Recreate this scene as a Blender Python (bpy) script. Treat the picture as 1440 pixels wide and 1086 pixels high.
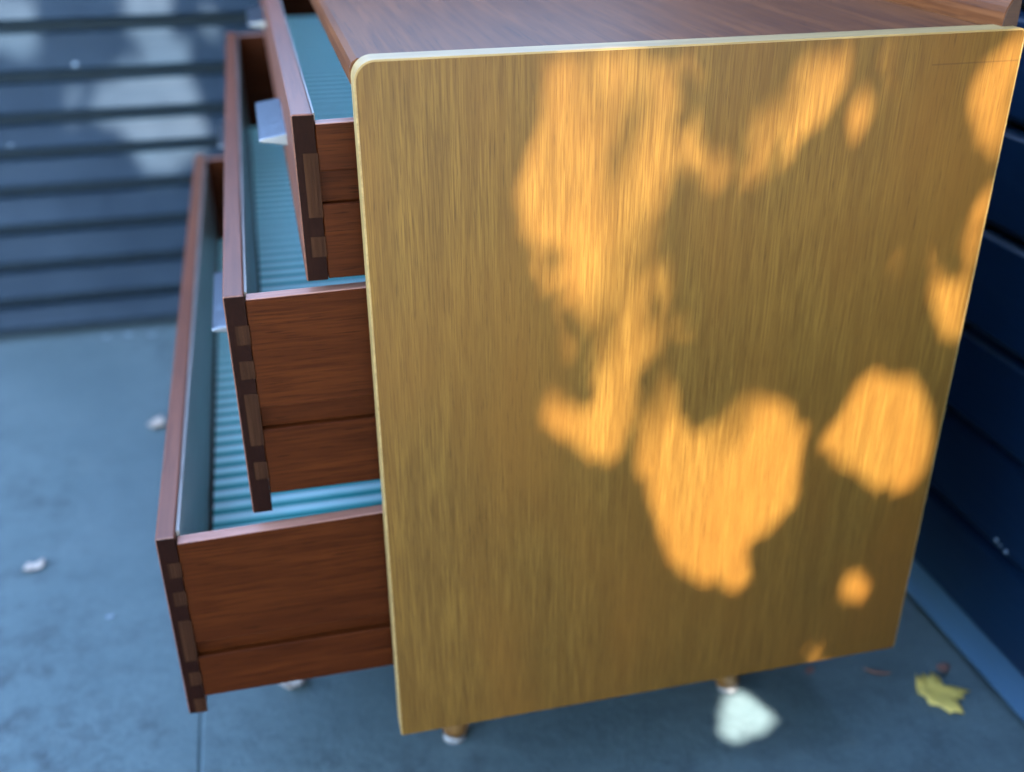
import bpy, bmesh, math, random
import numpy as np
from mathutils import Vector, Matrix

random.seed(7)
rng = np.random.default_rng(11)
for o in list(bpy.data.objects):
    bpy.data.objects.remove(o, do_unlink=True)
scene = bpy.context.scene
COL = scene.collection

# ------------------------------------------------------------------ camera
cam_data = bpy.data.cameras.new("camera")
cam_data.sensor_fit = 'HORIZONTAL'
cam_data.sensor_width = 36.0
cam_data.lens = 37.03
cam_data.clip_start = 0.02
cam_data.clip_end = 400.0
cam_data.dof.use_dof = True
cam_data.dof.focus_distance = 0.67
cam_data.dof.aperture_fstop = 3.5
cam = bpy.data.objects.new("camera", cam_data)
COL.objects.link(cam)
_right = Vector((0.97296542, -0.2309134, -0.00415802))
_down = Vector((-0.11137946, -0.45337905, -0.88433142))
_fwd = Vector((0.20231882, 0.86088701, -0.46684114))
cam.matrix_world = Matrix((
    (_right.x, -_down.x, -_fwd.x, -0.05488141),
    (_right.y, -_down.y, -_fwd.y, -0.63914546),
    (_right.z, -_down.z, -_fwd.z, 0.66139987),
    (0, 0, 0, 1)))
scene.camera = cam

# ------------------------------------------------------------------ sky, sun, exposure
SUN = Vector((0.22, -1.0, 1.2)).normalized()          # direction towards the sun
SUN_EL = math.asin(SUN.z)
SUN_ROT = math.atan2(SUN.x, SUN.y)
world = bpy.data.worlds.new("World")
scene.world = world
world.use_nodes = True
wn = world.node_tree.nodes
wl = world.node_tree.links
wn.clear()
w_out = wn.new('ShaderNodeOutputWorld')
w_bg = wn.new('ShaderNodeBackground')
w_sky = wn.new('ShaderNodeTexSky')
w_sky.sky_type = 'NISHITA'
w_sky.sun_disc = False
w_sky.sun_elevation = SUN_EL
w_sky.sun_rotation = SUN_ROT
w_sky.altitude = 100.0
w_sky.air_density = 1.0
w_sky.dust_density = 0.5
w_sky.ozone_density = 1.0
w_bg.inputs['Strength'].default_value = 0.15
wl.new(w_sky.outputs[0], w_bg.inputs[0])
wl.new(w_bg.outputs[0], w_out.inputs[0])

sun_data = bpy.data.lights.new("sun", 'SUN')
sun_data.energy = 2.3
sun_data.angle = math.radians(0.4)
sun_data.color = (1.0, 0.93, 0.85)
sun = bpy.data.objects.new("sun", sun_data)
sun.rotation_euler = SUN.to_track_quat('Z', 'Y').to_euler()
sun.location = SUN * 20
COL.objects.link(sun)

scene.view_settings.view_transform = 'Standard'
scene.view_settings.look = 'None'
scene.view_settings.exposure = 4.1
scene.view_settings.gamma = 1.0
scene.view_settings.use_curve_mapping = False
scene.render.engine = 'CYCLES'
scene.cycles.max_bounces = 8
scene.cycles.use_denoising = True

# ------------------------------------------------------------------ helpers
def obj(name, bm, mat, parent=None, bevel=0.0, smooth=False, seg=2):
    """bm is in world coordinates; the object is stored relative to its parent."""
    me = bpy.data.meshes.new(name)
    if isinstance(bm, tuple):
        me.from_pydata(bm[0], [], bm[1])
    else:
        bmesh.ops.recalc_face_normals(bm, faces=bm.faces[:])
        bm.to_mesh(me)
        bm.free()
    o = bpy.data.objects.new(name, me)
    COL.objects.link(o)
    if parent is not None:
        off = world_loc(parent)
        me.transform(Matrix.Translation(-off))
        o.parent = parent
    me.materials.append(mat)
    if smooth:
        for p in me.polygons:
            p.use_smooth = True
    if bevel > 0:
        m = o.modifiers.new("bevel", 'BEVEL')
        m.width = bevel
        m.segments = seg
        m.limit_method = 'ANGLE'
        m.angle_limit = math.radians(40)
        m.harden_normals = False
    return o

def world_loc(o):
    v = Vector((0, 0, 0))
    while o is not None:
        v = v + o.location
        o = o.parent
    return v

def rebase(o, loc):
    """move a top-level mesh object's origin to loc, keeping its geometry in place"""
    loc = Vector(loc)
    o.data.transform(Matrix.Translation(-loc))
    o.location = loc
    return o

def empty(name, loc, parent=None):
    o = bpy.data.objects.new(name, None)
    o.empty_display_size = 0.05
    COL.objects.link(o)
    if parent is not None:
        o.parent = parent
        o.location = Vector(loc) - world_loc(parent)
    else:
        o.location = loc
    return o

def tag(o, label=None, cat=None, group=None, kind=None):
    if label: o["label"] = label
    if cat: o["category"] = cat
    if group: o["group"] = group
    if kind: o["kind"] = kind
    return o

def add_box(bm, x0, x1, y0, y1, z0, z1):
    v = [bm.verts.new((x, y, z)) for z in (z0, z1) for y in (y0, y1) for x in (x0, x1)]
    for f in ((0, 1, 3, 2), (4, 6, 7, 5), (0, 4, 5, 1), (2, 3, 7, 6), (0, 2, 6, 4), (1, 5, 7, 3)):
        bm.faces.new([v[i] for i in f])
    return v

def box(x0, x1, y0, y1, z0, z1):
    bm = bmesh.new()
    add_box(bm, x0, x1, y0, y1, z0, z1)
    return bm

def prism(profile, axis, a, b):
    """extrude a closed 2-D profile along axis 'x', 'y' or 'z' from a to b"""
    bm = bmesh.new()
    def pt(p, t):
        if axis == 'x': return (t, p[0], p[1])
        if axis == 'y': return (p[0], t, p[1])
        return (p[0], p[1], t)
    A = [bm.verts.new(pt(p, a)) for p in profile]
    B = [bm.verts.new(pt(p, b)) for p in profile]
    bm.faces.new(A)
    bm.faces.new(B[::-1])
    n = len(profile)
    for i in range(n):
        j = (i + 1) % n
        bm.faces.new((A[i], A[j], B[j], B[i]))
    return bm

def tube(points, radii, sides=10, bm=None):
    bm = bm or bmesh.new()
    rings = []
    n = len(points)
    for i in range(n):
        p = Vector(points[i])
        d = (Vector(points[min(i + 1, n - 1)]) - Vector(points[max(i - 1, 0)])).normalized()
        a = d.orthogonal().normalized() if abs(d.z) < 0.95 else Vector((1, 0, 0))
        a = (a - d * a.dot(d)).normalized()
        b = d.cross(a)
        rings.append([bm.verts.new(p + (a * math.cos(t) + b * math.sin(t)) * radii[i])
                      for t in [2 * math.pi * k / sides for k in range(sides)]])
    for r0, r1 in zip(rings, rings[1:]):
        for k in range(sides):
            bm.faces.new((r0[k], r0[(k + 1) % sides], r1[(k + 1) % sides], r1[k]))
    bm.faces.new(rings[0][::-1])
    bm.faces.new(rings[-1])
    return bm

# ------------------------------------------------------------------ materials
def new_mat(name):
    m = bpy.data.materials.new(name)
    m.use_nodes = True
    nt = m.node_tree
    b = nt.nodes['Principled BSDF']
    return m, nt, b

def noise(nt, vec, scale, detail=3.0, rough=0.55, distort=0.0):
    mp = nt.nodes.new('ShaderNodeMapping')
    mp.inputs['Scale'].default_value = scale
    nt.links.new(vec, mp.inputs['Vector'])
    n = nt.nodes.new('ShaderNodeTexNoise')
    n.inputs['Scale'].default_value = 1.0
    n.inputs['Detail'].default_value = detail
    n.inputs['Roughness'].default_value = rough
    n.inputs['Distortion'].default_value = distort
    nt.links.new(mp.outputs[0], n.inputs['Vector'])
    return n.outputs['Fac']

def ramp(nt, fac, stops, interp='LINEAR'):
    r = nt.nodes.new('ShaderNodeValToRGB')
    r.color_ramp.interpolation = interp
    e = r.color_ramp.elements
    while len(e) < len(stops):
        e.new(0.5)
    for i, (p, c) in enumerate(stops):
        e[i].position = p
        e[i].color = (c, c, c, 1) if isinstance(c, (int, float)) else (*c, 1)
    nt.links.new(fac, r.inputs[0])
    return r.outputs[0]

def mix(nt, fac, a, b, mode='MIX'):
    m = nt.nodes.new('ShaderNodeMix')
    m.data_type = 'RGBA'
    m.blend_type = mode
    for sock, v in ((m.inputs[0], fac), (m.inputs[6], a), (m.inputs[7], b)):
        if hasattr(v, 'is_linked') or hasattr(v, 'links'):
            nt.links.new(v, sock)
        elif isinstance(v, tuple):
            sock.default_value = (*v, 1)
        else:
            sock.default_value = v
    return m.outputs[2]

def bump(nt, h, strength, dist):
    b = nt.nodes.new('ShaderNodeBump')
    b.inputs['Strength'].default_value = strength
    b.inputs['Distance'].default_value = dist
    nt.links.new(h, b.inputs['Height'])
    return b.outputs[0]

def coords(nt):
    return nt.nodes.new('ShaderNodeTexCoord').outputs['Object']

def wood(name, light, dark, pore, axis='z', fine=380.0, along=7.0, rough=0.4, coat=0.0, tint=None, pore_amt=0.6, spec=0.5, red=None, k=0.81):
    light, dark, pore = [tuple(x * k for x in c_) for c_ in (light, dark, pore)]
    red = tuple(x * k for x in red) if red else None
    m, nt, b = new_mat(name)
    v = coords(nt)
    def sc(f, a):
        s = [f, f, f]
        s['xyz'.index(axis)] = a
        return tuple(s)
    f1 = noise(nt, v, sc(fine, along), 3.0, 0.6, 0.3)
    f2 = noise(nt, v, sc(fine * 0.16, along * 0.35), 2.0, 0.55, 0.6)
    f3 = noise(nt, v, sc(9.0, 3.0), 2.0)
    c = mix(nt, ramp(nt, f1, [(0.34, 0.0), (0.60, 1.0)]), dark, light)
    c = mix(nt, ramp(nt, f2, [(0.38, 0.55), (0.62, 0.0)]), c, dark)
    if red is not None:
        c = mix(nt, ramp(nt, f3, [(0.42, 0.0), (0.66, 0.75)]), c, red)
    p = noise(nt, v, sc(fine * 2.4, along * 2.4), 2.0, 0.5)
    pm = ramp(nt, p, [(0.28, pore_amt), (0.41, 0.0)])
    c = mix(nt, pm, c, pore)
    nt.links.new(c, b.inputs['Base Color'])
    b.inputs['Roughness'].default_value = rough
    b.inputs['Specular IOR Level'].default_value = spec
    b.inputs['Coat Weight'].default_value = coat
    b.inputs['Coat Roughness'].default_value = 0.25
    nt.links.new(bump(nt, f1, 0.22, 0.0004), b.inputs['Normal'])
    return m

M_oak = wood('oak_veneer', (0.188, 0.092, 0.0140), (0.098, 0.042, 0.0052), (0.036, 0.0145, 0.0018), 'z', 900, 22, 0.45, 0.0, spec=0.25,
             red=(0.165, 0.066, 0.0085), pore_amt=0.5)
nt = M_oak.node_tree                       # an old veneer joint near the top rear corner
b = nt.nodes['Principled BSDF']
sx = nt.nodes.new('ShaderNodeSeparateXYZ')
nt.links.new(coords(nt), sx.inputs[0])
def _m(op, a, c):
    n = nt.nodes.new('ShaderNodeMath'); n.operation = op
    for s_, v_ in zip(n.inputs, (a, c)):
        if isinstance(v_, (int, float)): s_.default_value = v_
        else: nt.links.new(v_, s_)
    return n.outputs[0]
near = _m('LESS_THAN', _m('ABSOLUTE', _m('SUBTRACT', sx.outputs[2], 0.6512), 0.0), 0.00045)
msk = _m('MULTIPLY', _m('MULTIPLY', near, _m('GREATER_THAN', sx.outputs[0], 0.165)), 0.4)
src = b.inputs['Base Color'].links[0].from_socket
nt.links.new(mix(nt, msk, src, (0.03, 0.013, 0.003)), b.inputs['Base Color'])
M_band = wood('pale_edge_band', (0.40, 0.25, 0.085), (0.28, 0.17, 0.052), (0.10, 0.05, 0.018), 'x', 300, 8, 0.45, 0.0, pore_amt=0.3)
M_top = wood('teak_top', (0.170, 0.056, 0.016), (0.092, 0.028, 0.008), (0.03, 0.010, 0.004), 'y', 190, 7, 0.42, 0.0, pore_amt=0.6, spec=0.12)
M_side = wood('mahogany_side', (0.064, 0.0140, 0.0026), (0.036, 0.0072, 0.0013), (0.014, 0.0028, 0.0004), 'x', 420, 16, 0.45, 0.0, spec=0.06, pore_amt=0.8)
M_front = wood('teak_front', (0.175, 0.055, 0.026), (0.115, 0.034, 0.016), (0.06, 0.018, 0.009), 'y', 260, 9, 0.42, 0.0)
M_endgrain = wood('dark_end_grain', (0.015, 0.004, 0.002), (0.010, 0.0025, 0.0013), (0.009, 0.003, 0.002), 'z', 500, 120, 0.6, 0.0, spec=0.05)
M_finger = wood('finger_end_grain', (0.050, 0.0185, 0.0075), (0.024, 0.0078, 0.0032), (0.009, 0.0035, 0.0018), 'z', 330, 10, 0.6, 0.0, spec=0.06)
M_edge = wood('worn_sky_edge', (0.42, 0.20, 0.14), (0.30, 0.125, 0.085), (0.15, 0.055, 0.03), 'x', 260, 14, 0.4, 0.0)
M_inner = wood('bounce_grey_wood', (0.26, 0.235, 0.21), (0.20, 0.18, 0.16), (0.06, 0.045, 0.035), 'y', 120, 8, 0.42, 0.1, k=1.0)  # grey imitates reflected light, kept pale to bounce light onto the lining
M_carcass = wood('dark_carcass_wood', (0.085, 0.036, 0.018), (0.055, 0.022, 0.011), (0.03, 0.01, 0.006), 'x', 200, 9, 0.5, 0.0)
M_leg = wood('oak_leg', (0.16, 0.075, 0.015), (0.11, 0.048, 0.010), (0.05, 0.02, 0.005), 'z', 250, 8, 0.4, 0.1)

m, nt, b = new_mat('striped_lining_paper')
v = coords(nt)
sep = nt.nodes.new('ShaderNodeSeparateXYZ')
nt.links.new(v, sep.inputs[0])
def math_node(nt, op, a, b=None):
    n = nt.nodes.new('ShaderNodeMath')
    n.operation = op
    for s, x in zip(n.inputs, (a, b)):
        if x is None: continue
        if isinstance(x, (int, float)): s.default_value = x
        else: nt.links.new(x, s)
    return n.outputs[0]
fr = math_node(nt, 'FRACT', math_node(nt, 'DIVIDE', sep.outputs[1], 0.0225))
c = ramp(nt, fr, [(0.0, (0.001, 0.25, 0.225)), (0.14, (0.002, 0.36, 0.32)), (0.24, (0.30, 0.90, 0.88)), (0.55, (0.88, 0.98, 0.96)),
                  (0.74, (0.34, 0.88, 0.89)), (0.84, (0.001, 0.25, 0.225)), (1.0, (0.001, 0.25, 0.225))])
f = noise(nt, v, (60, 60, 60), 3)
c = mix(nt, ramp(nt, f, [(0.4, 0.0), (0.8, 0.12)]), c, (0.25, 0.35, 0.35))
nt.links.new(c, b.inputs['Base Color'])
b.inputs['Roughness'].default_value = 0.5
M_lining = m

m, nt, b = new_mat('brushed_aluminium')
v = coords(nt)
f = noise(nt, v, (500, 25, 500), 3)
b.inputs['Base Color'].default_value = (0.27, 0.30, 0.34, 1)
b.inputs['Metallic'].default_value = 1.0
g = noise(nt, v, (260, 260, 260), 3)
nt.links.new(ramp(nt, g, [(0.35, 0.30), (0.7, 0.38)]), b.inputs['Roughness'])
nt.links.new(bump(nt, f, 0.12, 0.0003), b.inputs['Normal'])
M_alu = m

m, nt, b = new_mat('white_glide')
b.inputs['Base Color'].default_value = (0.15, 0.15, 0.15, 1)
b.inputs['Roughness'].default_value = 0.3
M_glide = m

def paint(name, col, dark, rough, worn, axis):
    m, nt, b = new_mat(name)
    v = coords(nt)
    s = [90.0, 90.0, 90.0]
    s['xyz'.index(axis)] = 5.0
    g = noise(nt, v, tuple(s), 4, 0.6)
    d = noise(nt, v, (7, 7, 7), 4, 0.6)
    sp = noise(nt, v, (130, 130, 130), 2, 0.5)
    c = mix(nt, ramp(nt, d, [(0.35, 0.0), (0.7, 1.0)]), col, dark)
    c = mix(nt, ramp(nt, g, [(0.55, 0.0), (0.8, 0.35)]), c, worn)
    c = mix(nt, ramp(nt, sp, [(0.70, 0.0), (0.78, 0.5)]), c, worn)
    nt.links.new(c, b.inputs['Base Color'])
    nt.links.new(ramp(nt, d, [(0.3, rough - 0.06), (0.7, rough + 0.1)]), b.inputs['Roughness'])
    b.inputs['Specular IOR Level'].default_value = 0.22
    nt.links.new(bump(nt, g, 0.5, 0.0012), b.inputs['Normal'])
    return m
M_paint_blue = paint('blue_siding_paint', (0.0012, 0.0120, 0.0245), (0.0009, 0.009, 0.019), 0.6, (0.004, 0.016, 0.030), 'x')
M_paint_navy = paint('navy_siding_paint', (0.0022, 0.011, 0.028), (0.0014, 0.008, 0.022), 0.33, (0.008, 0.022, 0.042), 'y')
M_skirt_skylit = paint('skylit_skirting_paint', (0.027, 0.067, 0.12), (0.023, 0.058, 0.105), 0.4, (0.04, 0.07, 0.11), 'y')  # navy lightened to stand in for skylight on the sloping face
m, nt, b = new_mat('black_wall_backing')
b.inputs['Base Color'].default_value = (0.006, 0.016, 0.026, 1)
b.inputs['Roughness'].default_value = 0.9
M_backing = m

m, nt, b = new_mat('blue_grey_concrete')
v = coords(nt)
n1 = noise(nt, v, (5.5, 5.5, 5.5), 5, 0.6)
n2 = noise(nt, v, (34, 34, 34), 5, 0.65)
n3 = noise(nt, v, (420, 420, 420), 3, 0.6)
n4 = noise(nt, v, (1.6, 1.6, 1.6), 3, 0.5)
c = mix(nt, ramp(nt, n1, [(0.36, 0.0), (0.66, 1.0)]), (0.046, 0.077, 0.084), (0.062, 0.096, 0.102))
n2m = math_node(nt, 'MULTIPLY', ramp(nt, n2, [(0.45, 0.0), (0.68, 0.9)]), ramp(nt, n4, [(0.42, 0.15), (0.62, 1.0)]))
c = mix(nt, n2m, c, (0.018, 0.031, 0.036))
c = mix(nt, ramp(nt, n3, [(0.55, 0.0), (0.75, 0.45)]), c, (0.11, 0.135, 0.145))
c = mix(nt, ramp(nt, n3, [(0.26, 0.6), (0.42, 0.0)]), c, (0.02, 0.03, 0.035))
nt.links.new(c, b.inputs['Base Color'])
b.inputs['Roughness'].default_value = 0.72
h = math_node(nt, 'ADD', n3, math_node(nt, 'MULTIPLY', n2, 2.0))
nt.links.new(bump(nt, h, 0.6, 0.0015), b.inputs['Normal'])
M_ground = m

def leaf_mat(name, a, c2, trans=0.0):
    m, nt, b = new_mat(name)
    v = coords(nt)
    n = noise(nt, v, (45, 45, 45), 3)
    c = mix(nt, ramp(nt, n, [(0.35, 0.0), (0.65, 1.0)]), a, c2)
    nt.links.new(c, b.inputs['Base Color'])
    b.inputs['Roughness'].default_value = 0.5
    if trans > 0:
        out = nt.nodes['Material Output']
        t = nt.nodes.new('ShaderNodeBsdfTranslucent')
        nt.links.new(c, t.inputs[0])
        mx = nt.nodes.new('ShaderNodeMixShader')
        mx.inputs[0].default_value = trans
        nt.links.new(b.outputs[0], mx.inputs[1])
        nt.links.new(t.outputs[0], mx.inputs[2])
        nt.links.new(mx.outputs[0], out.inputs[0])
    return m
M_foliage = leaf_mat('green_foliage', (0.055, 0.105, 0.022), (0.085, 0.13, 0.03), 0.18)
M_leaf_yellow = leaf_mat('yellow_leaf', (0.62, 0.44, 0.09), (0.50, 0.36, 0.08))
M_leaf_red = leaf_mat('russet_leaf', (0.20, 0.085, 0.06), (0.13, 0.06, 0.04))
M_leaf_pale = leaf_mat('dry_pale_leaf', (0.40, 0.34, 0.28), (0.28, 0.22, 0.17))
M_flake = leaf_mat('pale_flake', (0.20, 0.26, 0.30), (0.15, 0.20, 0.25))
M_bark = wood('bark', (0.14, 0.10, 0.07), (0.08, 0.055, 0.04), (0.03, 0.02, 0.015), 'z', 40, 6, 0.85, 0.0)

# sunlit openings measured on the oak side, the rear wall and the paving (metres)
PANEL_GAPS = [[(0.1177, 0.5373), (0.1197, 0.5175), (0.1154, 0.4913), (0.1076, 0.4735), (0.1044, 0.4528), (0.1078, 0.4333), (0.12, 0.4224), (0.1324, 0.4138), (0.1415, 0.3874), (0.1511, 0.3706), (0.156, 0.3484), (0.1551, 0.329), (0.1685, 0.3234), (0.1927, 0.3228), (0.203, 0.3318), (0.208, 0.3537), (0.2107, 0.3752), (0.2068, 0.3941), (0.1943, 0.4108), (0.1968, 0.4283), (0.2017, 0.4526), (0.2023, 0.4811), (0.2047, 0.4948), (0.2089, 0.5037), (0.1905, 0.5269), (0.1783, 0.5345)], [(0.1605, 0.3255), (0.1858, 0.3213), (0.1849, 0.2965), (0.1807, 0.2701), (0.1773, 0.2471), (0.1697, 0.242), (0.152, 0.257), (0.1396, 0.2697), (0.1244, 0.279), (0.1322, 0.2916), (0.1565, 0.2854), (0.1599, 0.2968)], [(0.2039, 0.3174), (0.2135, 0.3134), (0.2175, 0.2803), (0.2276, 0.2574), (0.2233, 0.2392), (0.2094, 0.2317), (0.1943, 0.2256), (0.1937, 0.256), (0.197, 0.277), (0.2011, 0.3003)], [(0.2067, 0.2384), (0.2263, 0.252), (0.2526, 0.2546), (0.2599, 0.2697), (0.2649, 0.2832), (0.2832, 0.279), (0.3084, 0.2695), (0.3259, 0.2411), (0.3268, 0.2108), (0.3287, 0.1827), (0.3093, 0.1573), (0.2852, 0.143), (0.268, 0.12), (0.2559, 0.1157), (0.2355, 0.1296), (0.2205, 0.1613), (0.2087, 0.2051)], [(0.2836, 0.1281), (0.2944, 0.1218), (0.296, 0.1068), (0.2892, 0.0983), (0.2767, 0.1081), (0.2747, 0.1159)], [(0.3469, 0.2349), (0.3653, 0.2588), (0.3683, 0.2779), (0.3817, 0.2917), (0.3939, 0.2778), (0.4161, 0.2782), (0.429, 0.26), (0.4418, 0.2282), (0.4422, 0.1935), (0.4316, 0.1769), (0.4028, 0.1884), (0.3735, 0.2072)], [(0.3872, 0.0921), (0.3964, 0.0935), (0.4133, 0.0733), (0.4093, 0.0646), (0.3948, 0.0737)], [(0.2821, 0.5147), (0.2957, 0.5258), (0.3205, 0.5264), (0.3206, 0.5127), (0.3113, 0.4955), (0.2945, 0.4789), (0.2866, 0.4794), (0.2823, 0.4972)], [(0.2622, 0.4914), (0.2706, 0.5015), (0.2796, 0.4903), (0.2788, 0.4799), (0.2742, 0.4711), (0.2638, 0.4771)], [(0.255, 0.4486), (0.2582, 0.4577), (0.2709, 0.4641), (0.2735, 0.46), (0.2666, 0.4517)], [(0.2303, 0.4495), (0.2292, 0.4617), (0.2442, 0.464), (0.2484, 0.4584), (0.238, 0.4489)], [(0.2071, 0.4756), (0.2238, 0.4778), (0.2288, 0.467), (0.2198, 0.4595), (0.2098, 0.4664)], [(0.3298, 0.4911), (0.3356, 0.504), (0.3429, 0.4917), (0.338, 0.4762), (0.3326, 0.4799)], [(0.4271, 0.5175), (0.4386, 0.5222), (0.45, 0.5093), (0.4512, 0.475), (0.4506, 0.4537), (0.4365, 0.4699), (0.4242, 0.4943), (0.4231, 0.5087)], [(0.4441, 0.5331), (0.4525, 0.5327), (0.4535, 0.5177), (0.445, 0.5228)], [(0.451, 0.435), (0.4522, 0.4125), (0.4513, 0.3962), (0.4491, 0.369), (0.4386, 0.3918), (0.4427, 0.4079), (0.4443, 0.4212)], [(0.4117, 0.3915), (0.42, 0.3712), (0.425, 0.3582), (0.4422, 0.3565), (0.4485, 0.3501), (0.4463, 0.3433), (0.4283, 0.3428), (0.4199, 0.3541), (0.4127, 0.3719)], [(0.4283, 0.337), (0.4493, 0.3383), (0.4505, 0.3245), (0.4492, 0.3107), (0.4379, 0.3199)]]
PANEL_FAINT = [[(0.2019, 0.4996), (0.2202, 0.5143), (0.2261, 0.5305), (0.1783, 0.5345), (0.1908, 0.5225)], [(0.1127, 0.423), (0.1348, 0.4136), (0.1511, 0.3706), (0.1551, 0.329), (0.1366, 0.334), (0.1156, 0.369)], [(0.1046, 0.3068), (0.1161, 0.3139), (0.1322, 0.2916), (0.1244, 0.279), (0.1136, 0.2958)], [(0.282, 0.454), (0.2877, 0.4712), (0.2922, 0.4607), (0.2872, 0.4502)], [(0.3503, 0.5331), (0.3737, 0.5339), (0.3676, 0.5135), (0.3622, 0.4997), (0.3543, 0.5109)], [(0.2363, 0.5247), (0.2482, 0.5276), (0.2506, 0.515), (0.2401, 0.511)], [(0.4013, 0.1634), (0.4182, 0.1606), (0.4268, 0.1316), (0.4104, 0.13)], [(0.349, 0.0384), (0.3679, 0.0345), (0.3739, 0.007), (0.354, 0.0113)], [(0.3638, 0.3984), (0.3768, 0.4054), (0.3872, 0.3799), (0.3785, 0.3639)], [(0.2169, 0.3637), (0.2258, 0.3655), (0.2293, 0.343), (0.2217, 0.3354)]]
FENCE_GAPS = [[(-0.4604, 0.4477), (-0.3855, 0.4452), (-0.3787, 0.4035), (-0.3898, 0.3744), (-0.4761, 0.3781)], [(-0.2328, 0.4608), (-0.1696, 0.4588), (-0.1877, 0.396), (-0.2085, 0.3806), (-0.2344, 0.3871), (-0.2428, 0.4141)], [(-0.2308, 0.3761), (-0.1654, 0.3777), (-0.1579, 0.3455), (-0.1671, 0.3123), (-0.1981, 0.306), (-0.2228, 0.3241)], [(-0.2891, 0.3185), (-0.2176, 0.3227), (-0.1926, 0.3057), (-0.1598, 0.3006), (-0.1549, 0.2717), (-0.173, 0.2472), (-0.23, 0.2435), (-0.3013, 0.249), (-0.3153, 0.275)], [(-0.2859, 0.2423), (-0.1793, 0.2429), (-0.1451, 0.2266), (-0.154, 0.1949), (-0.1928, 0.1891), (-0.2031, 0.1582), (-0.2433, 0.1587), (-0.261, 0.1901), (-0.2733, 0.2181)]]
FENCE_FAINT = [[(-0.1244, 0.4364), (-0.1049, 0.4357), (-0.1105, 0.3765), (-0.127, 0.3772)], [(-0.3603, 0.2944), (-0.3091, 0.2972), (-0.3151, 0.2636), (-0.3592, 0.2604)], [(-0.4136, 0.3839), (-0.3911, 0.3829), (-0.3986, 0.3566), (-0.4191, 0.3575)]]
FLOOR_GAPS = [[(0.3327, 0.0972), (0.3615, 0.1144), (0.3802, 0.0858), (0.3883, 0.0586), (0.3693, 0.0419), (0.323, 0.0361), (0.3097, 0.0468)]]

# ------------------------------------------------------------------ ground
ZF = -0.13
JX = -0.182
bm = bmesh.new()
xs = [(-120, ZF), (JX - 0.003, ZF), (JX, ZF - 0.002), (JX + 0.003, ZF), (120, ZF)]
ra = [bm.verts.new((x, -120, z)) for x, z in xs]
rb = [bm.verts.new((x, 120, z)) for x, z in xs]
for i in range(4):
    bm.faces.new((ra[i], ra[i + 1], rb[i + 1], rb[i]))
g = obj('ground', bm, M_ground)
tag(g, 'blue grey concrete paving with a joint and scattered dark stains', 'ground', kind='structure')

# ------------------------------------------------------------------ rear wall (behind the drawers)
WALL_TOP = 0.92
YW = 1.185
rear = tag(empty('siding_wall', (-0.8, YW, ZF)), 'dark blue weatherboard wall behind the open drawers, sun patches on its boards', 'wall')
obj('wall_backing', box(-3.2, 0.78, YW + 0.032, YW + 0.14, ZF, WALL_TOP), M_backing, rear)
edges = [-0.126, -0.070, -0.006, 0.060, 0.125, 0.187, 0.243, 0.308, 0.384]
while edges[-1] < WALL_TOP - 0.07:
    edges.append(edges[-1] + 0.0665)
for k, (z0, z1) in enumerate(zip(edges, edges[1:])):
    # a board leans: proud at its lower edge, tucked in under the one above
    j = random.uniform(-0.0012, 0.0012)
    prof = [(YW + j, z0 + 0.023), (YW + 0.004 + j, z0 + 0.018), (YW + 0.031, z0 + 0.018), (YW + 0.031, z1), (YW + 0.016, z1), (YW + 0.012, z1 - 0.002)]
    bd = obj('board', prism(prof, 'x', -3.2, 0.645), M_paint_blue, rear, bevel=0.0015)
    for nx, nz in ((-0.334, 0.335), (-0.4547, 0.212), (-0.05, 0.335), (-0.62, 0.15)):
        if z0 + 0.012 < nz < z1:
            yy = YW + 0.012 * (nz - z0 - 0.015) / (z1 - z0 - 0.015)
            obj('glint_nail', tube([(nx, yy - 0.0016, nz), (nx, yy + 0.004, nz)], [0.0042, 0.0042], 12), M_flake, bd)  # pale heads stand in for blurred glints

obj('coping_board', box(-3.2, 0.645, YW - 0.02, YW + 0.16, edges[-1] + 0.002, edges[-1] + 0.03), M_paint_blue, rear, bevel=0.003)
WALL_TOP = 1.25
# ------------------------------------------------------------------ side wall (behind the dresser's back)
XW = 0.610
side = tag(empty('siding_wall', (XW, 0.3, ZF)), 'navy weatherboard wall behind the back of the dresser, sloping skirting at its foot', 'wall')
obj('wall_backing', box(XW + 0.036, XW + 0.14, -0.5, YW + 0.03, ZF, WALL_TOP), M_backing, side)
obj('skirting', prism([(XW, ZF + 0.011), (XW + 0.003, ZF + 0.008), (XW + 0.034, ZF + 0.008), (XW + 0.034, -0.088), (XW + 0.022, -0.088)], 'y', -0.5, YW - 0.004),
    M_skirt_skylit, side, bevel=0.002)
edges = [-0.083, 0.019, 0.120, 0.216, 0.321, 0.420]
while edges[-1] < WALL_TOP - 0.1:
    edges.append(edges[-1] + 0.1)
for k, (z0, z1) in enumerate(zip(edges, edges[1:])):
    j = random.uniform(-0.001, 0.001)
    prof = [(XW + 0.003 + j, z0 + 0.004), (XW + j, z0 + 0.010), (XW + 0.006, z1 - 0.012), (XW + 0.014, z1 - 0.005), (XW + 0.034, z1 - 0.005), (XW + 0.034, z0 + 0.004)]
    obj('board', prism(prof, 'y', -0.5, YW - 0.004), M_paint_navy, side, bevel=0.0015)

# ------------------------------------------------------------------ dresser
D, H = 0.4526, 0.5422
Y1 = 1.125
PT = 0.019
dresser = tag(empty('dresser', (0.22, 0.56, ZF)), 'mid century wooden dresser with pale oak sides and three drawers pulled open', 'dresser')

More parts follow.
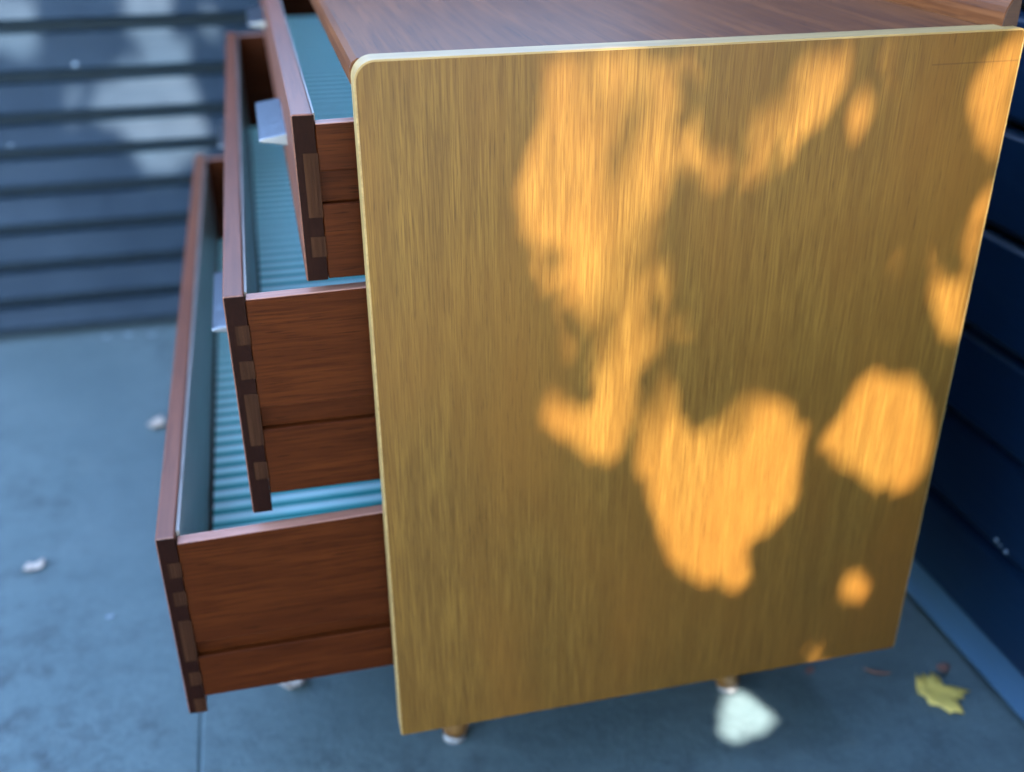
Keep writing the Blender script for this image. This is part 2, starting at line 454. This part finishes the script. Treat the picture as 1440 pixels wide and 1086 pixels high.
def panel_outline(inset=0.0, r=0.0135, rb=0.004):
    pts = []
    def arc(cx, cz, rad, a0, a1, n):
        for i in range(n + 1):
            a = a0 + (a1 - a0) * i / n
            pts.append((cx + rad * math.cos(a), cz + rad * math.sin(a)))
    x0, x1, z0, z1 = inset, D - inset, min(inset, 0.0003), H - inset
    r_, rb_ = max(r - inset, 0.001), max(rb - inset, 0.0008)
    arc(x0 + 0.002, z0 + 0.002, 0.002, math.pi * 1.5, math.pi, 3)
    arc(x0 + r_, z1 - r_, r_, math.pi, math.pi / 2, 12)
    arc(x1 - rb_, z1 - rb_, rb_, math.pi / 2, 0, 5)
    arc(x1 - 0.002, z0 + 0.002, 0.002, 0, -math.pi / 2, 3)
    return pts

def side_panel(ya, yb, outer):
    t = 0.0012
    core = obj('side_panel', prism(panel_outline(t), 'y', ya, yb), M_oak, dresser)
    # solid pale lipping round the edge: a thin ring flush with the faces
    bm = bmesh.new()
    O, I = panel_outline(0.0), panel_outline(t)
    lo, hi = ya + (0.0004 if outer else 0.0), yb - (0.0 if outer else 0.0004)
    n = len(O)
    ring = [[bm.verts.new((p[0], y, p[1])) for p in P] for y in (lo, hi) for P in (O, I)]
    for i in range(n):
        j = (i + 1) % n
        bm.faces.new((ring[0][i], ring[0][j], ring[2][j], ring[2][i]))
        bm.faces.new((ring[1][i], ring[3][i], ring[3][j], ring[1][j]))
        bm.faces.new((ring[0][i], ring[1][i], ring[1][j], ring[0][j]))
        bm.faces.new((ring[2][i], ring[2][j], ring[3][j], ring[3][i]))
    obj('edge_band', bm, M_band, core)
    return core
side_panel(0.0, PT, True)
side_panel(Y1 - PT, Y1, False)
# top board with a rounded front lip
prof = [(0.0015, H - 0.020), (-0.0005, H - 0.017), (-0.0005, H - 0.008), (0.001, H - 0.0045), (0.0045, H - 0.0022), (0.44, H - 0.0022), (0.44, H - 0.020)]
obj('top_board', prism(prof, 'y', PT + 0.0002, Y1 - PT - 0.0002), M_top, dresser, bevel=0.0008)
# raised gallery along the back edge: quarter-round profile
prof = [(0.4400, H - 0.0025)]
for i in range(9):
    a = math.radians(90 * i / 8)
    prof.append((0.4518 - 0.0115 * math.cos(a), H + 0.0005 + 0.021 * math.sin(a)))
prof += [(0.4522, H + 0.0205), (0.4522, H - 0.0025)]
gal = obj('gallery', prism(prof, 'y', 0.0105, Y1 - 0.0105), M_top, dresser, bevel=0.0004)
obj('end_grain', prism([(0.4525 - (0.4522 - a) * 0.93 - 0.0006, H - 0.001 + (b_ - H) * 0.95) for a, b_ in prof], 'y', 0.0099, 0.0106), M_carcass, gal)
obj('back_board', box(0.441, 0.448, PT, Y1 - PT, 0.004, H - 0.021), M_carcass, dresser)
obj('bottom_board', box(0.012, 0.440, PT, Y1 - PT, 0.006, 0.020), M_carcass, dresser)
for z in (0.2095, 0.3905):
    obj('divider', box(0.030, 0.440, PT, Y1 - PT, z - 0.0025, z + 0.0025), M_carcass, dresser)

for fx, tx in ((0.062, 0.085), (0.350, 0.33)):
    for fy, ty in ((0.112, 0.135), (Y1 - 0.112, Y1 - 0.135)):
        a, bb = Vector((tx, ty, 0.006)), Vector((fx, fy, -0.1225))
        lg = obj('leg', tube([a, a.lerp(bb, 0.5), a.lerp(bb, 0.93), bb], [0.020, 0.0165, 0.0130, 0.0118], 20), M_leg, dresser, smooth=True)
        c0 = Vector((fx + (fx - tx) * 0.02, fy, 0))
        obj('glide', tube([(c0.x, c0.y, -0.1223), (c0.x, c0.y, -0.1245), (c0.x, c0.y, -0.1285), (c0.x, c0.y, ZF)],
                          [0.0080, 0.0112, 0.0112, 0.0085], 18), M_glide, lg, smooth=True)

def handle(parent, x, z, y0, y1, p=0.0215):
    """tapered aluminium lip pull: flat on top, thin at the outer edge"""
    prof = [(x + 0.0006, z + 0.0030), (x - p + 0.002, z), (x - p, z - 0.0008), (x - p, z - 0.0024), (x - p + 0.002, z - 0.0032),
            (x - p * 0.5, z - 0.0046), (x + 0.0006, z - 0.0068)]
    obj('handle', prism(prof, 'y', y0, y1), M_alu, parent, bevel=0.0006)

YA, YB = 0.030, 1.094
def drawer(x, zb, zt, sb, st, st_in, groove, fingers, lining_z, gap, hz, hy):
    """x front face, zb..zt front board, sb..st side boards (st_in: top where it enters the carcass)"""
    d = empty('drawer', (x + 0.2, (YA + YB) / 2, zb), dresser)
    ft = 0.0145
    xi = x + ft
    xe = x + 0.40
    obj('front_board', box(x, xi - 0.0006, YA + 0.0006, YB - 0.0006, zb, zt), M_front, d, bevel=0.0012)
    # end grain caps the near and far ends of the front board, joints let in proud of it
    for ya, yb in ((YA - 0.0002, YA + 0.0007), (YB - 0.0007, YB + 0.0002)):
        obj('end_grain', box(x + 0.0009, xi - 0.0002, ya, yb, zb + 0.0008, zt - 0.0010), M_endgrain, d, bevel=0.0003, seg=1)
    for z1, z0 in fingers:
        w = random.uniform(0.0050, 0.0056)
        for ya, yb in ((YA - 0.0009, YA + 0.0006), (YB - 0.0006, YB + 0.0009)):
            bm = bmesh.new()
            n = 4
            x0 = x + w
            step = (xi + 0.0003 - x0) / n
            for i in range(n):       # four strips of end grain with fine saw lines between
                add_box(bm, x0 + i * step + 0.00015, x0 + (i + 1) * step - 0.00015, ya + random.uniform(0, 0.0003), yb, z0, z1)
            add_box(bm, x0 + 0.00005, xi + 0.00025, ya + 0.0005, yb + 0.0002, z0 + 0.0002, z1 - 0.0002)
            obj('finger_joint', bm, M_finger, d)
    T = 0.0112
    g1, g0 = groove
    slope = (st_in - st) / max(0.02 - xi, 0.02)
    for ya, sgn in ((YA + 0.0004, 1), (YB - 0.0004, -1)):
        yb = ya + sgn * T
        yg = ya + sgn * 0.0052
        bm = bmesh.new()
        def strip(yo, yi, za, z_b, tilt):
            v = add_box(bm, xi, xe, min(yo, yi), max(yo, yi), za, z_b)
            if tilt:
                for k in (4, 6):
                    v[k].co.z = st
                for k in (5, 7):
                    v[k].co.z = st + min(slope * (xe - xi), 0.009)
        strip(ya, yb, g1, st, True)
        strip(yg, yb, g0, g1, False)
        strip(ya, yb, sb, g0, False)
        obj('side_board', bm, M_side, d, bevel=0.0006, seg=1)
        bm = bmesh.new()                                  # worn bare edge along the side's top, paled further to imitate reflected sky
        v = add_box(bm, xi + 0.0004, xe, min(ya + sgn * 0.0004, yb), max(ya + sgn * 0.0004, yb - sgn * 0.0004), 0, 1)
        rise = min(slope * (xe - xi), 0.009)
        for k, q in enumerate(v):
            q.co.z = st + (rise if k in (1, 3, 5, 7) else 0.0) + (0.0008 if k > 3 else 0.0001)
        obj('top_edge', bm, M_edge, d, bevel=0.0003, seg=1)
    obj('back_board', box(xe - 0.010, xe - 0.0004, YA + T + 0.0006, YB - T - 0.0006, lining_z - 0.004, st - 0.004), M_side, d)
    obj('bottom_board', box(xi, xe - 0.010, YA + T + 0.0006, YB - T - 0.0006, lining_z - 0.006, lining_z - 0.0008), M_side, d)
    # inner face of the front board
    obj('inner_face', box(xi - 0.0005, xi + gap * 0.35, YA + T + 0.0008, YB - T - 0.0008, lining_z - 0.0006, zt - 0.0025), M_inner, d)
    bm = bmesh.new()
    ny = 60
    xa, xb = xi + gap, xe - 0.0104
    for i in range(ny + 1):
        y = YA + T + 0.0012 + (YB - YA - 2 * T - 0.0024) * i / ny
        z = lining_z + 0.0003 + 0.0006 * (0.5 + 0.5 * math.sin(y * 37 + x * 90))
        bm.verts.new((xa, y, z)); bm.verts.new((xb, y, z + 0.0004))
    bm.verts.ensure_lookup_table()
    for i in range(ny):
        bm.faces.new((bm.verts[2 * i], bm.verts[2 * i + 1], bm.verts[2 * i + 3], bm.verts[2 * i + 2]))
    obj('lining_paper', bm, M_lining, d, smooth=True)
    for y0, y1 in hy:
        handle(d, x, hz, y0, y1)
    return d

drawer(-0.0380, 0.3945, 0.5060, 0.3957, 0.4985, 0.4992, (0.4690, 0.4470),
       [(0.4813, 0.4390), (0.4258, 0.4119)], 0.410, 0.003, 0.4480, ((0.205, 0.335), (0.780, 0.910)))
drawer(-0.0940, 0.2165, 0.3895, 0.2322, 0.3850, 0.3865, (0.3034, 0.2855),
       [(0.3679, 0.3536), (0.3412, 0.3275), (0.3158, 0.2743), (0.2606, 0.2461)], 0.2455, 0.0035, 0.2950, ((0.195, 0.325), (0.790, 0.920)))
drawer(-0.1655, 0.0335, 0.2055, 0.0495, 0.1980, 0.2060, (0.1045, 0.0900),
       [(0.1829, 0.1696), (0.1562, 0.1432), (0.1287, 0.0885), (0.0767, 0.0632), (0.0490, 0.0345)], 0.064, 0.0055, 0.1150, ((0.195, 0.325), (0.790, 0.920)))
# screw hole in the middle drawer's inner face is a dark plug
# ------------------------------------------------------------------ fallen leaves and litter
def flat_leaf(name, outline, z, mat, curl=0.01, seed=1, thick=0.0004):
    rnd = random.Random(seed)
    cx = sum(p[0] for p in outline) / len(outline)
    cy = sum(p[1] for p in outline) / len(outline)
    bm = bmesh.new()
    n = len(outline)
    R = max(math.hypot(p[0] - cx, p[1] - cy) for p in outline)
    rim, mid = [], []
    for p in outline:
        d = math.hypot(p[0] - cx, p[1] - cy) / R
        h = curl * d * d * rnd.uniform(0.3, 1.0)
        rim.append((p[0], p[1], z + h))
        mid.append((cx + (p[0] - cx) * 0.5, cy + (p[1] - cy) * 0.5, z + curl * 0.12 * rnd.random()))
    layers = []
    for t in (thick, 0.0):
        c = bm.verts.new((cx, cy, z + t))
        m_ = [bm.verts.new((a, b_, h + t)) for a, b_, h in mid]
        r_ = [bm.verts.new((a, b_, h + t)) for a, b_, h in rim]
        layers.append((c, m_, r_))
        for i in range(n):
            j = (i + 1) % n
            bm.faces.new((c, m_[i], m_[j]))
            bm.faces.new((m_[i], r_[i], r_[j], m_[j]))
    for i in range(n):
        j = (i + 1) % n
        bm.faces.new((layers[0][2][i], layers[1][2][i], layers[1][2][j], layers[0][2][j]))
    o = obj(name, bm, mat, smooth=True)
    return rebase(o, (cx, cy, z))

def blob_outline(cx, cy, rx, ry, rot, n, seed, jag=0.2):
    rnd = random.Random(seed)
    pts = []
    for i in range(n):
        a = 2 * math.pi * i / n
        k = 1 + rnd.uniform(-jag, jag)
        px, py = rx * k * math.cos(a), ry * k * math.sin(a)
        pts.append((cx + px * math.cos(rot) - py * math.sin(rot), cy + px * math.sin(rot) + py * math.cos(rot)))
    return pts

yl = [(0.5400, 0.0640), (0.5440, 0.0705), (0.5480, 0.0790), (0.5520, 0.0740), (0.5570, 0.0800), (0.5600, 0.0715), (0.5650, 0.0780), (0.5710, 0.0690), (0.5690, 0.0600),
      (0.5770, 0.0560), (0.5890, 0.0430), (0.5800, 0.0430), (0.5770, 0.0370), (0.5690, 0.0390), (0.5680, 0.0300), (0.5620, 0.0150), (0.5570, 0.0230), (0.5510, 0.0210), (0.5470, 0.0330), (0.5390, 0.0390), (0.5410, 0.0480), (0.5360, 0.0540)]
tag(flat_leaf('fallen_leaf', yl, ZF + 0.0015, M_leaf_yellow, 0.007, 3),
    'yellow lobed leaf on the paving beside the skirting', 'leaf')
tag(flat_leaf('fallen_leaf', blob_outline(0.5800, 0.0800, 0.009, 0.006, 0.6, 9, 4, 0.35), ZF + 0.004, M_leaf_red, 0.006, 5),
    'small russet leaf scrap touching the top of the yellow leaf', 'leaf')
tag(flat_leaf('fallen_leaf', blob_outline(-0.3850, 0.496, 0.0145, 0.0085, 0.45, 10, 8, 0.25), ZF + 0.002, M_leaf_pale, 0.010, 9),
    'pale dry curled leaf alone on open paving left of the bottom drawer', 'leaf')
tag(flat_leaf('fallen_leaf', blob_outline(-0.2620, 0.818, 0.0150, 0.0130, 0.3, 9, 12, 0.3), ZF + 0.002, M_leaf_pale, 0.014, 13),
    'whitish dry leaf half hidden behind the front edge of the bottom drawer', 'leaf')
tag(flat_leaf('fallen_leaf', blob_outline(-0.0915, 0.222, 0.0120, 0.0135, 0.2, 9, 15, 0.3), ZF + 0.002, M_leaf_pale, 0.012, 16),
    'pale dry leaf peeping out below the bottom drawer side', 'leaf')
tag(flat_leaf('fallen_leaf', blob_outline(0.444, 0.112, 0.007, 0.004, 0.2, 7, 18, 0.3), ZF + 0.0015, M_leaf_red, 0.004, 19),
    'tiny russet leaf scrap at the lower edge of the oak side', 'leaf')
tag(flat_leaf('twig', blob_outline(0.512, 0.093, 0.016, 0.0012, -0.5, 8, 21, 0.2), ZF + 0.0015, M_leaf_red, 0.003, 22, 0.0015),
    'thin brown twig on the paving between dresser and yellow leaf', 'twig')
for (x, y, r), lab in zip(((-0.366, 1.166, 0.0065), (-0.330, 1.168, 0.0075), (-0.288, 1.158, 0.0065), (-0.287, 0.378, 0.0042)),
        ('pale flake at the foot of the blue wall, furthest from the dresser', 'largest pale flake at the foot of the blue wall, middle of three',
         'pale flake at the foot of the blue wall, nearest the dresser', 'tiny pale flake on open paving below the dry curled leaf')):
    tag(flat_leaf('flake', blob_outline(x, y, r, r * 0.8, 0.3, 8, int(abs(x) * 1000), 0.25), ZF + 0.0015, M_flake, 0.003, 30), lab, 'flake',
        group='pale flakes scattered on the paving')
# lint caught in the gap between two boards of the navy wall
bm = bmesh.new()
for (y, z, r) in ((0.083, 0.034, 0.0020), (0.076, 0.0325, 0.0014), (0.067, 0.031, 0.0022)):
    bmesh.ops.create_icosphere(bm, subdivisions=2, radius=r, matrix=Matrix.Translation((0.6095, y, z)) @ Matrix.Scale(0.6, 4, (1, 0, 0)))
o = obj('lint', bm, M_flake, smooth=True)
rebase(o, (0.6095, 0.075, 0.0325))
tag(o, 'grey lint stuck to a board edge of the navy wall', 'lint')

# ------------------------------------------------------------------ tree behind the photographer; its leaf gaps let the sun through
def in_poly(px, py, poly):
    inside = np.zeros(px.shape, bool)
    n = len(poly)
    for i in range(n):
        x0, y0 = poly[i]
        x1, y1 = poly[(i + 1) % n]
        if y0 == y1: continue
        cond = ((y0 > py) != (y1 > py)) & (px < (x1 - x0) * (py - y0) / (y1 - y0) + x0)
        inside ^= cond
    return inside

def grow(poly, d):
    cx = sum(p[0] for p in poly) / len(poly); cy = sum(p[1] for p in poly) / len(poly)
    out = []
    for x, y in poly:
        r = max(math.hypot(x - cx, y - cy), 1e-6)
        out.append((cx + (x - cx) * (r + d) / r, cy + (y - cy) * (r + d) / r))
    return out
PANEL_GAPS = [grow(p, 0.0016) for p in PANEL_GAPS]
PANEL_FAINT = [grow(p, 0.002) for p in PANEL_FAINT]
FLOOR_GAPS = [grow(p, -0.009) for p in FLOOR_GAPS]

s = np.array(SUN)
def hit(P, axis, val):
    t = (P[..., axis] - val) / s[axis]
    return P - t[..., None] * s

def lit(P, panel, fence, floor):
    """does a sun ray through P end in one of the gaps on the panel, the rear wall or the paving?"""
    q = hit(P, 1, 0.0)
    on = (q[..., 0] > -0.0) & (q[..., 0] < D) & (q[..., 2] > 0.0) & (q[..., 2] < H)
    r = np.zeros(on.shape, bool)
    for poly in panel:
        r |= in_poly(q[..., 0], q[..., 2], poly)
    r &= on
    if fence:
        q = hit(P, 1, YW)
        for poly in fence:
            r |= in_poly(q[..., 0], q[..., 2], poly)
    if floor:
        q = hit(P, 2, ZF)
        for poly in floor:
            r |= in_poly(q[..., 0], q[..., 1], poly)
    return r

u = np.array([1.0, 0.22, 0.0]); u -= s * u.dot(s); u /= np.linalg.norm(u)
w = np.cross(s, u); w *= np.sign(w[2])
targets = np.array([(x, y, z) for x in (-0.75, 0.62) for y in (-0.15, 1.19) for z in (ZF,)] +
                   [(-0.75, 1.19, 0.62), (0.3, 1.19, 0.75), (0.62, -0.15, 0.56), (0.62, 0.3, 0.58), (0.0, 0.0, 0.56), (0.45, 0.0, 0.56), (0.45, 1.1, 0.56)])
U, V = targets @ u, targets @ w
u0, u1, v0, v1 = U.min() - 0.10, U.max() + 0.10, V.min() - 0.08, V.max() + 0.10
YN, YFAR = -1.05, -2.1
N = 85000
cu = rng.uniform(u0, u1, N); cv = rng.uniform(v0, v1, N); cy = YN + (YFAR - YN) * rng.random(N) ** 1.4
n2 = 4000                                    # looser leaves round the outside of the crown
ang = rng.uniform(0, 2 * math.pi, n2); rad = 1 + np.abs(rng.normal(0, 0.16, n2))
cu = np.concatenate([cu, (u0 + u1) / 2 + np.cos(ang) * rad * (u1 - u0) * 0.56]); cv = np.concatenate([cv, (v0 + v1) / 2 + np.sin(ang) * rad * (v1 - v0) * 0.56])
cy = np.concatenate([cy, rng.uniform(YFAR - 0.2, YN, n2)])
# a closer weave over the part that shades the oak side
n3 = 34000
Q = np.stack([rng.uniform(-0.1, 0.55, n3), np.zeros(n3), rng.uniform(-0.1, 0.65, n3)], 1)
cu = np.concatenate([cu, Q @ u]); cv = np.concatenate([cv, Q @ w]); cy = np.concatenate([cy, rng.uniform(-1.5, YN, n3)])
# a few high leaves that only half veil the big openings
n4 = 70
Q = np.stack([rng.uniform(0.05, 0.33, n4), np.zeros(n4), rng.uniform(0.24, 0.62, n4)], 1)
cu = np.concatenate([cu, Q @ u]); cv = np.concatenate([cv, Q @ w]); cy = np.concatenate([cy, rng.uniform(-4.2, -2.9, n4)])
n5 = 110
Q = np.stack([rng.uniform(0.08, 0.48, n5), np.zeros(n5), rng.uniform(0.30, 0.58, n5)], 1)
cu = np.concatenate([cu, Q @ u]); cv = np.concatenate([cv, Q @ w]); cy = np.concatenate([cy, rng.uniform(-2.5, -1.7, n5)])
N = len(cu)
small = np.zeros(N, bool); small[-n3 - n4 - n5:-n4 - n5] = True; small[-n5:] = True; veil = np.zeros(N, bool); veil[-n4 - n5:] = True
base = cu[:, None] * u + cv[:, None] * w
C = base + ((cy - base[:, 1]) / s[1])[:, None] * s
keep = C[:, 2] > 0.35
C = C[keep]; small = small[keep]; veil = veil[keep]; N = len(C)
# leaf frames: facing roughly up and outwards, tips hanging
nrm = rng.normal(0, 1, (N, 3)) * 0.75 + s * 0.9
nrm /= np.linalg.norm(nrm, axis=1)[:, None]
ax = rng.normal(0, 1, (N, 3)); ax[:, 2] -= 0.5
ax -= nrm * (ax * nrm).sum(1)[:, None]; ax /= np.linalg.norm(ax, axis=1)[:, None]
bx = np.cross(nrm, ax)
L = np.where(rng.random(N) < 0.35, rng.uniform(0.016, 0.030, N), rng.uniform(0.030, 0.058, N))[:, None]
L[small] = rng.uniform(0.012, 0.026, (small.sum(), 1))
shape = [(-0.5, 0.0, 0.0), (-0.22, 0.30, 0.05), (0.14, 0.27, 0.04), (0.52, 0.0, -0.08), (0.14, -0.27, 0.04), (-0.22, -0.30, 0.05)]
P = np.stack([C + L * (a * ax + b_ * bx + c_ * nrm) for a, b_, c_ in shape], 1)          # N,6,3
edge = np.concatenate([P, (P + np.roll(P, -1, 1)) / 2, (P + C[:, None, :]) / 2, C[:, None, :]], 1)
bad = lit(edge, PANEL_GAPS, FENCE_GAPS, []).any(1) | (lit(edge, [], [], FLOOR_GAPS).any(1) & (rng.random(N) > -1))
faint = lit(edge, PANEL_FAINT, FENCE_FAINT, []).any(1) & (rng.random(N) < 0.85)
P = P[~(bad | faint) | veil]
nl = len(P)
tree = tag(empty('tree', (1.62, -2.2, ZF)), 'leafy green tree standing behind the photographer and shading the dresser', 'tree')
me = bpy.data.meshes.new('crown')
me.vertices.add(nl * 6)
me.vertices.foreach_set('co', (P.reshape(-1, 3) - np.array((1.62, -2.2, ZF))).ravel())
quads = np.array([[0, 1, 2, 3], [0, 3, 4, 5]])
idx = (np.arange(nl)[:, None, None] * 6 + quads[None]).reshape(-1)
me.loops.add(len(idx)); me.loops.foreach_set('vertex_index', idx)
me.polygons.add(nl * 2)
me.polygons.foreach_set('loop_start', np.arange(0, nl * 8, 4))
me.polygons.foreach_set('loop_total', np.full(nl * 2, 4))
me.update(calc_edges=True); me.validate()
me.materials.append(M_foliage)
crown = bpy.data.objects.new('crown', me)
COL.objects.link(crown); crown.parent = tree
crown["kind"] = "stuff"
tp = [(1.62, -2.2, ZF - 0.02), (1.63, -2.21, 0.4), (1.60, -2.22, 0.95), (1.56, -2.2, 1.5), (1.50, -2.24, 2.1), (1.46, -2.25, 2.9)]
obj('trunk', tube(tp, [0.075, 0.062, 0.055, 0.048, 0.036, 0.016], 14), M_bark, tree, smooth=True)
rb_ = random.Random(5)
made = 0
for k in range(90):
    if made >= 12: break
    z0 = rb_.uniform(0.9, 2.6)
    i = max(j for j in range(len(tp)) if tp[j][2] <= z0)
    t = (z0 - tp[i][2]) / (tp[i + 1][2] - tp[i][2])
    a = Vector(tp[i]).lerp(Vector(tp[i + 1]), t)
    e = Vector(C[rb_.randrange(len(C))])
    m_ = a.lerp(e, 0.5) + Vector((0, 0, rb_.uniform(0.05, 0.25)))
    pts = [a.lerp(m_, q).lerp(m_.lerp(e, q), q) for q in [i / 8 for i in range(9)]]
    dense = np.array([a.lerp(m_, q).lerp(m_.lerp(e, q), q)[:] for q in np.linspace(0, 1, 80)])
    dense = np.concatenate([dense + r * d_ for r in (-0.014, 0, 0.014) for d_ in (u, w)])
    if lit(dense, PANEL_GAPS, FENCE_GAPS, FLOOR_GAPS).any(): continue
    obj('branch', tube(pts, [0.013 - 0.0012 * i for i in range(9)], 8), M_bark, tree, smooth=True)
    made += 1

# ------------------------------------------------------------------ low shrubs added out of view to darken floor and panel
def add_light_blocker(cx, cy, cz, rx, ry, rz, ns, label):
    added_shrub = tag(empty('added_shrub', (cx, cy, ZF)), label, 'added_shrub')
    dirs = rng.normal(0, 1, (ns, 3)); dirs /= np.linalg.norm(dirs, axis=1)[:, None]
    q4 = dirs / (np.abs(dirs) ** 4).sum(1)[:, None] ** 0.25
    rr = rng.random(ns)[:, None] ** 0.4 * (1 + 0.06 * np.sin(dirs[:, :1] * 9) * np.cos(dirs[:, 2:] * 7))
    CS = np.array((cx, cy, cz)) + q4 * np.array((rx, ry, rz)) * rr * 0.97
    nr = rng.normal(0, 1, (ns, 3)) + dirs; nr /= np.linalg.norm(nr, axis=1)[:, None]
    a_ = rng.normal(0, 1, (ns, 3)); a_ -= nr * (a_ * nr).sum(1)[:, None]; a_ /= np.linalg.norm(a_, axis=1)[:, None]
    b2 = np.cross(nr, a_)
    LS = rng.uniform(0.022, 0.040, ns)[:, None]
    PS = np.stack([CS + LS * (p * a_ + q * b2 + r * nr) for p, q, r in shape], 1)
    PS[..., 2] = np.maximum(PS[..., 2], ZF + 0.005)
    me = bpy.data.meshes.new('crown')
    me.from_pydata((PS.reshape(-1, 3) - np.array((cx, cy, ZF))).tolist(), [], (np.arange(ns)[:, None, None] * 6 + quads[None]).reshape(-1, 4).tolist())
    me.materials.append(M_foliage)
    o = bpy.data.objects.new('crown', me); COL.objects.link(o); o.parent = added_shrub; o["kind"] = "stuff"
    for k in range(5):
        x = cx + (k - 2) * rx * 0.36
        obj('stem', tube([(x, cy, ZF - 0.01), (x + 0.01, cy + 0.01, ZF + 0.12), (x - 0.02, cy - 0.01, ZF + 0.28), (x, cy, cz + rz * 0.5)], [0.012, 0.010, 0.008, 0.004], 8), M_bark, added_shrub, smooth=True)
add_light_blocker(0.52, -0.86, 0.16, 0.44, 0.21, 0.30, 15000, 'low unseen foliage added to block light in front of the oak side, nearer the navy wall')
add_light_blocker(-0.62, -1.05, 0.14, 0.42, 0.24, 0.28, 14000, 'low unseen foliage added to block light in front of the open drawers, away from the navy wall')
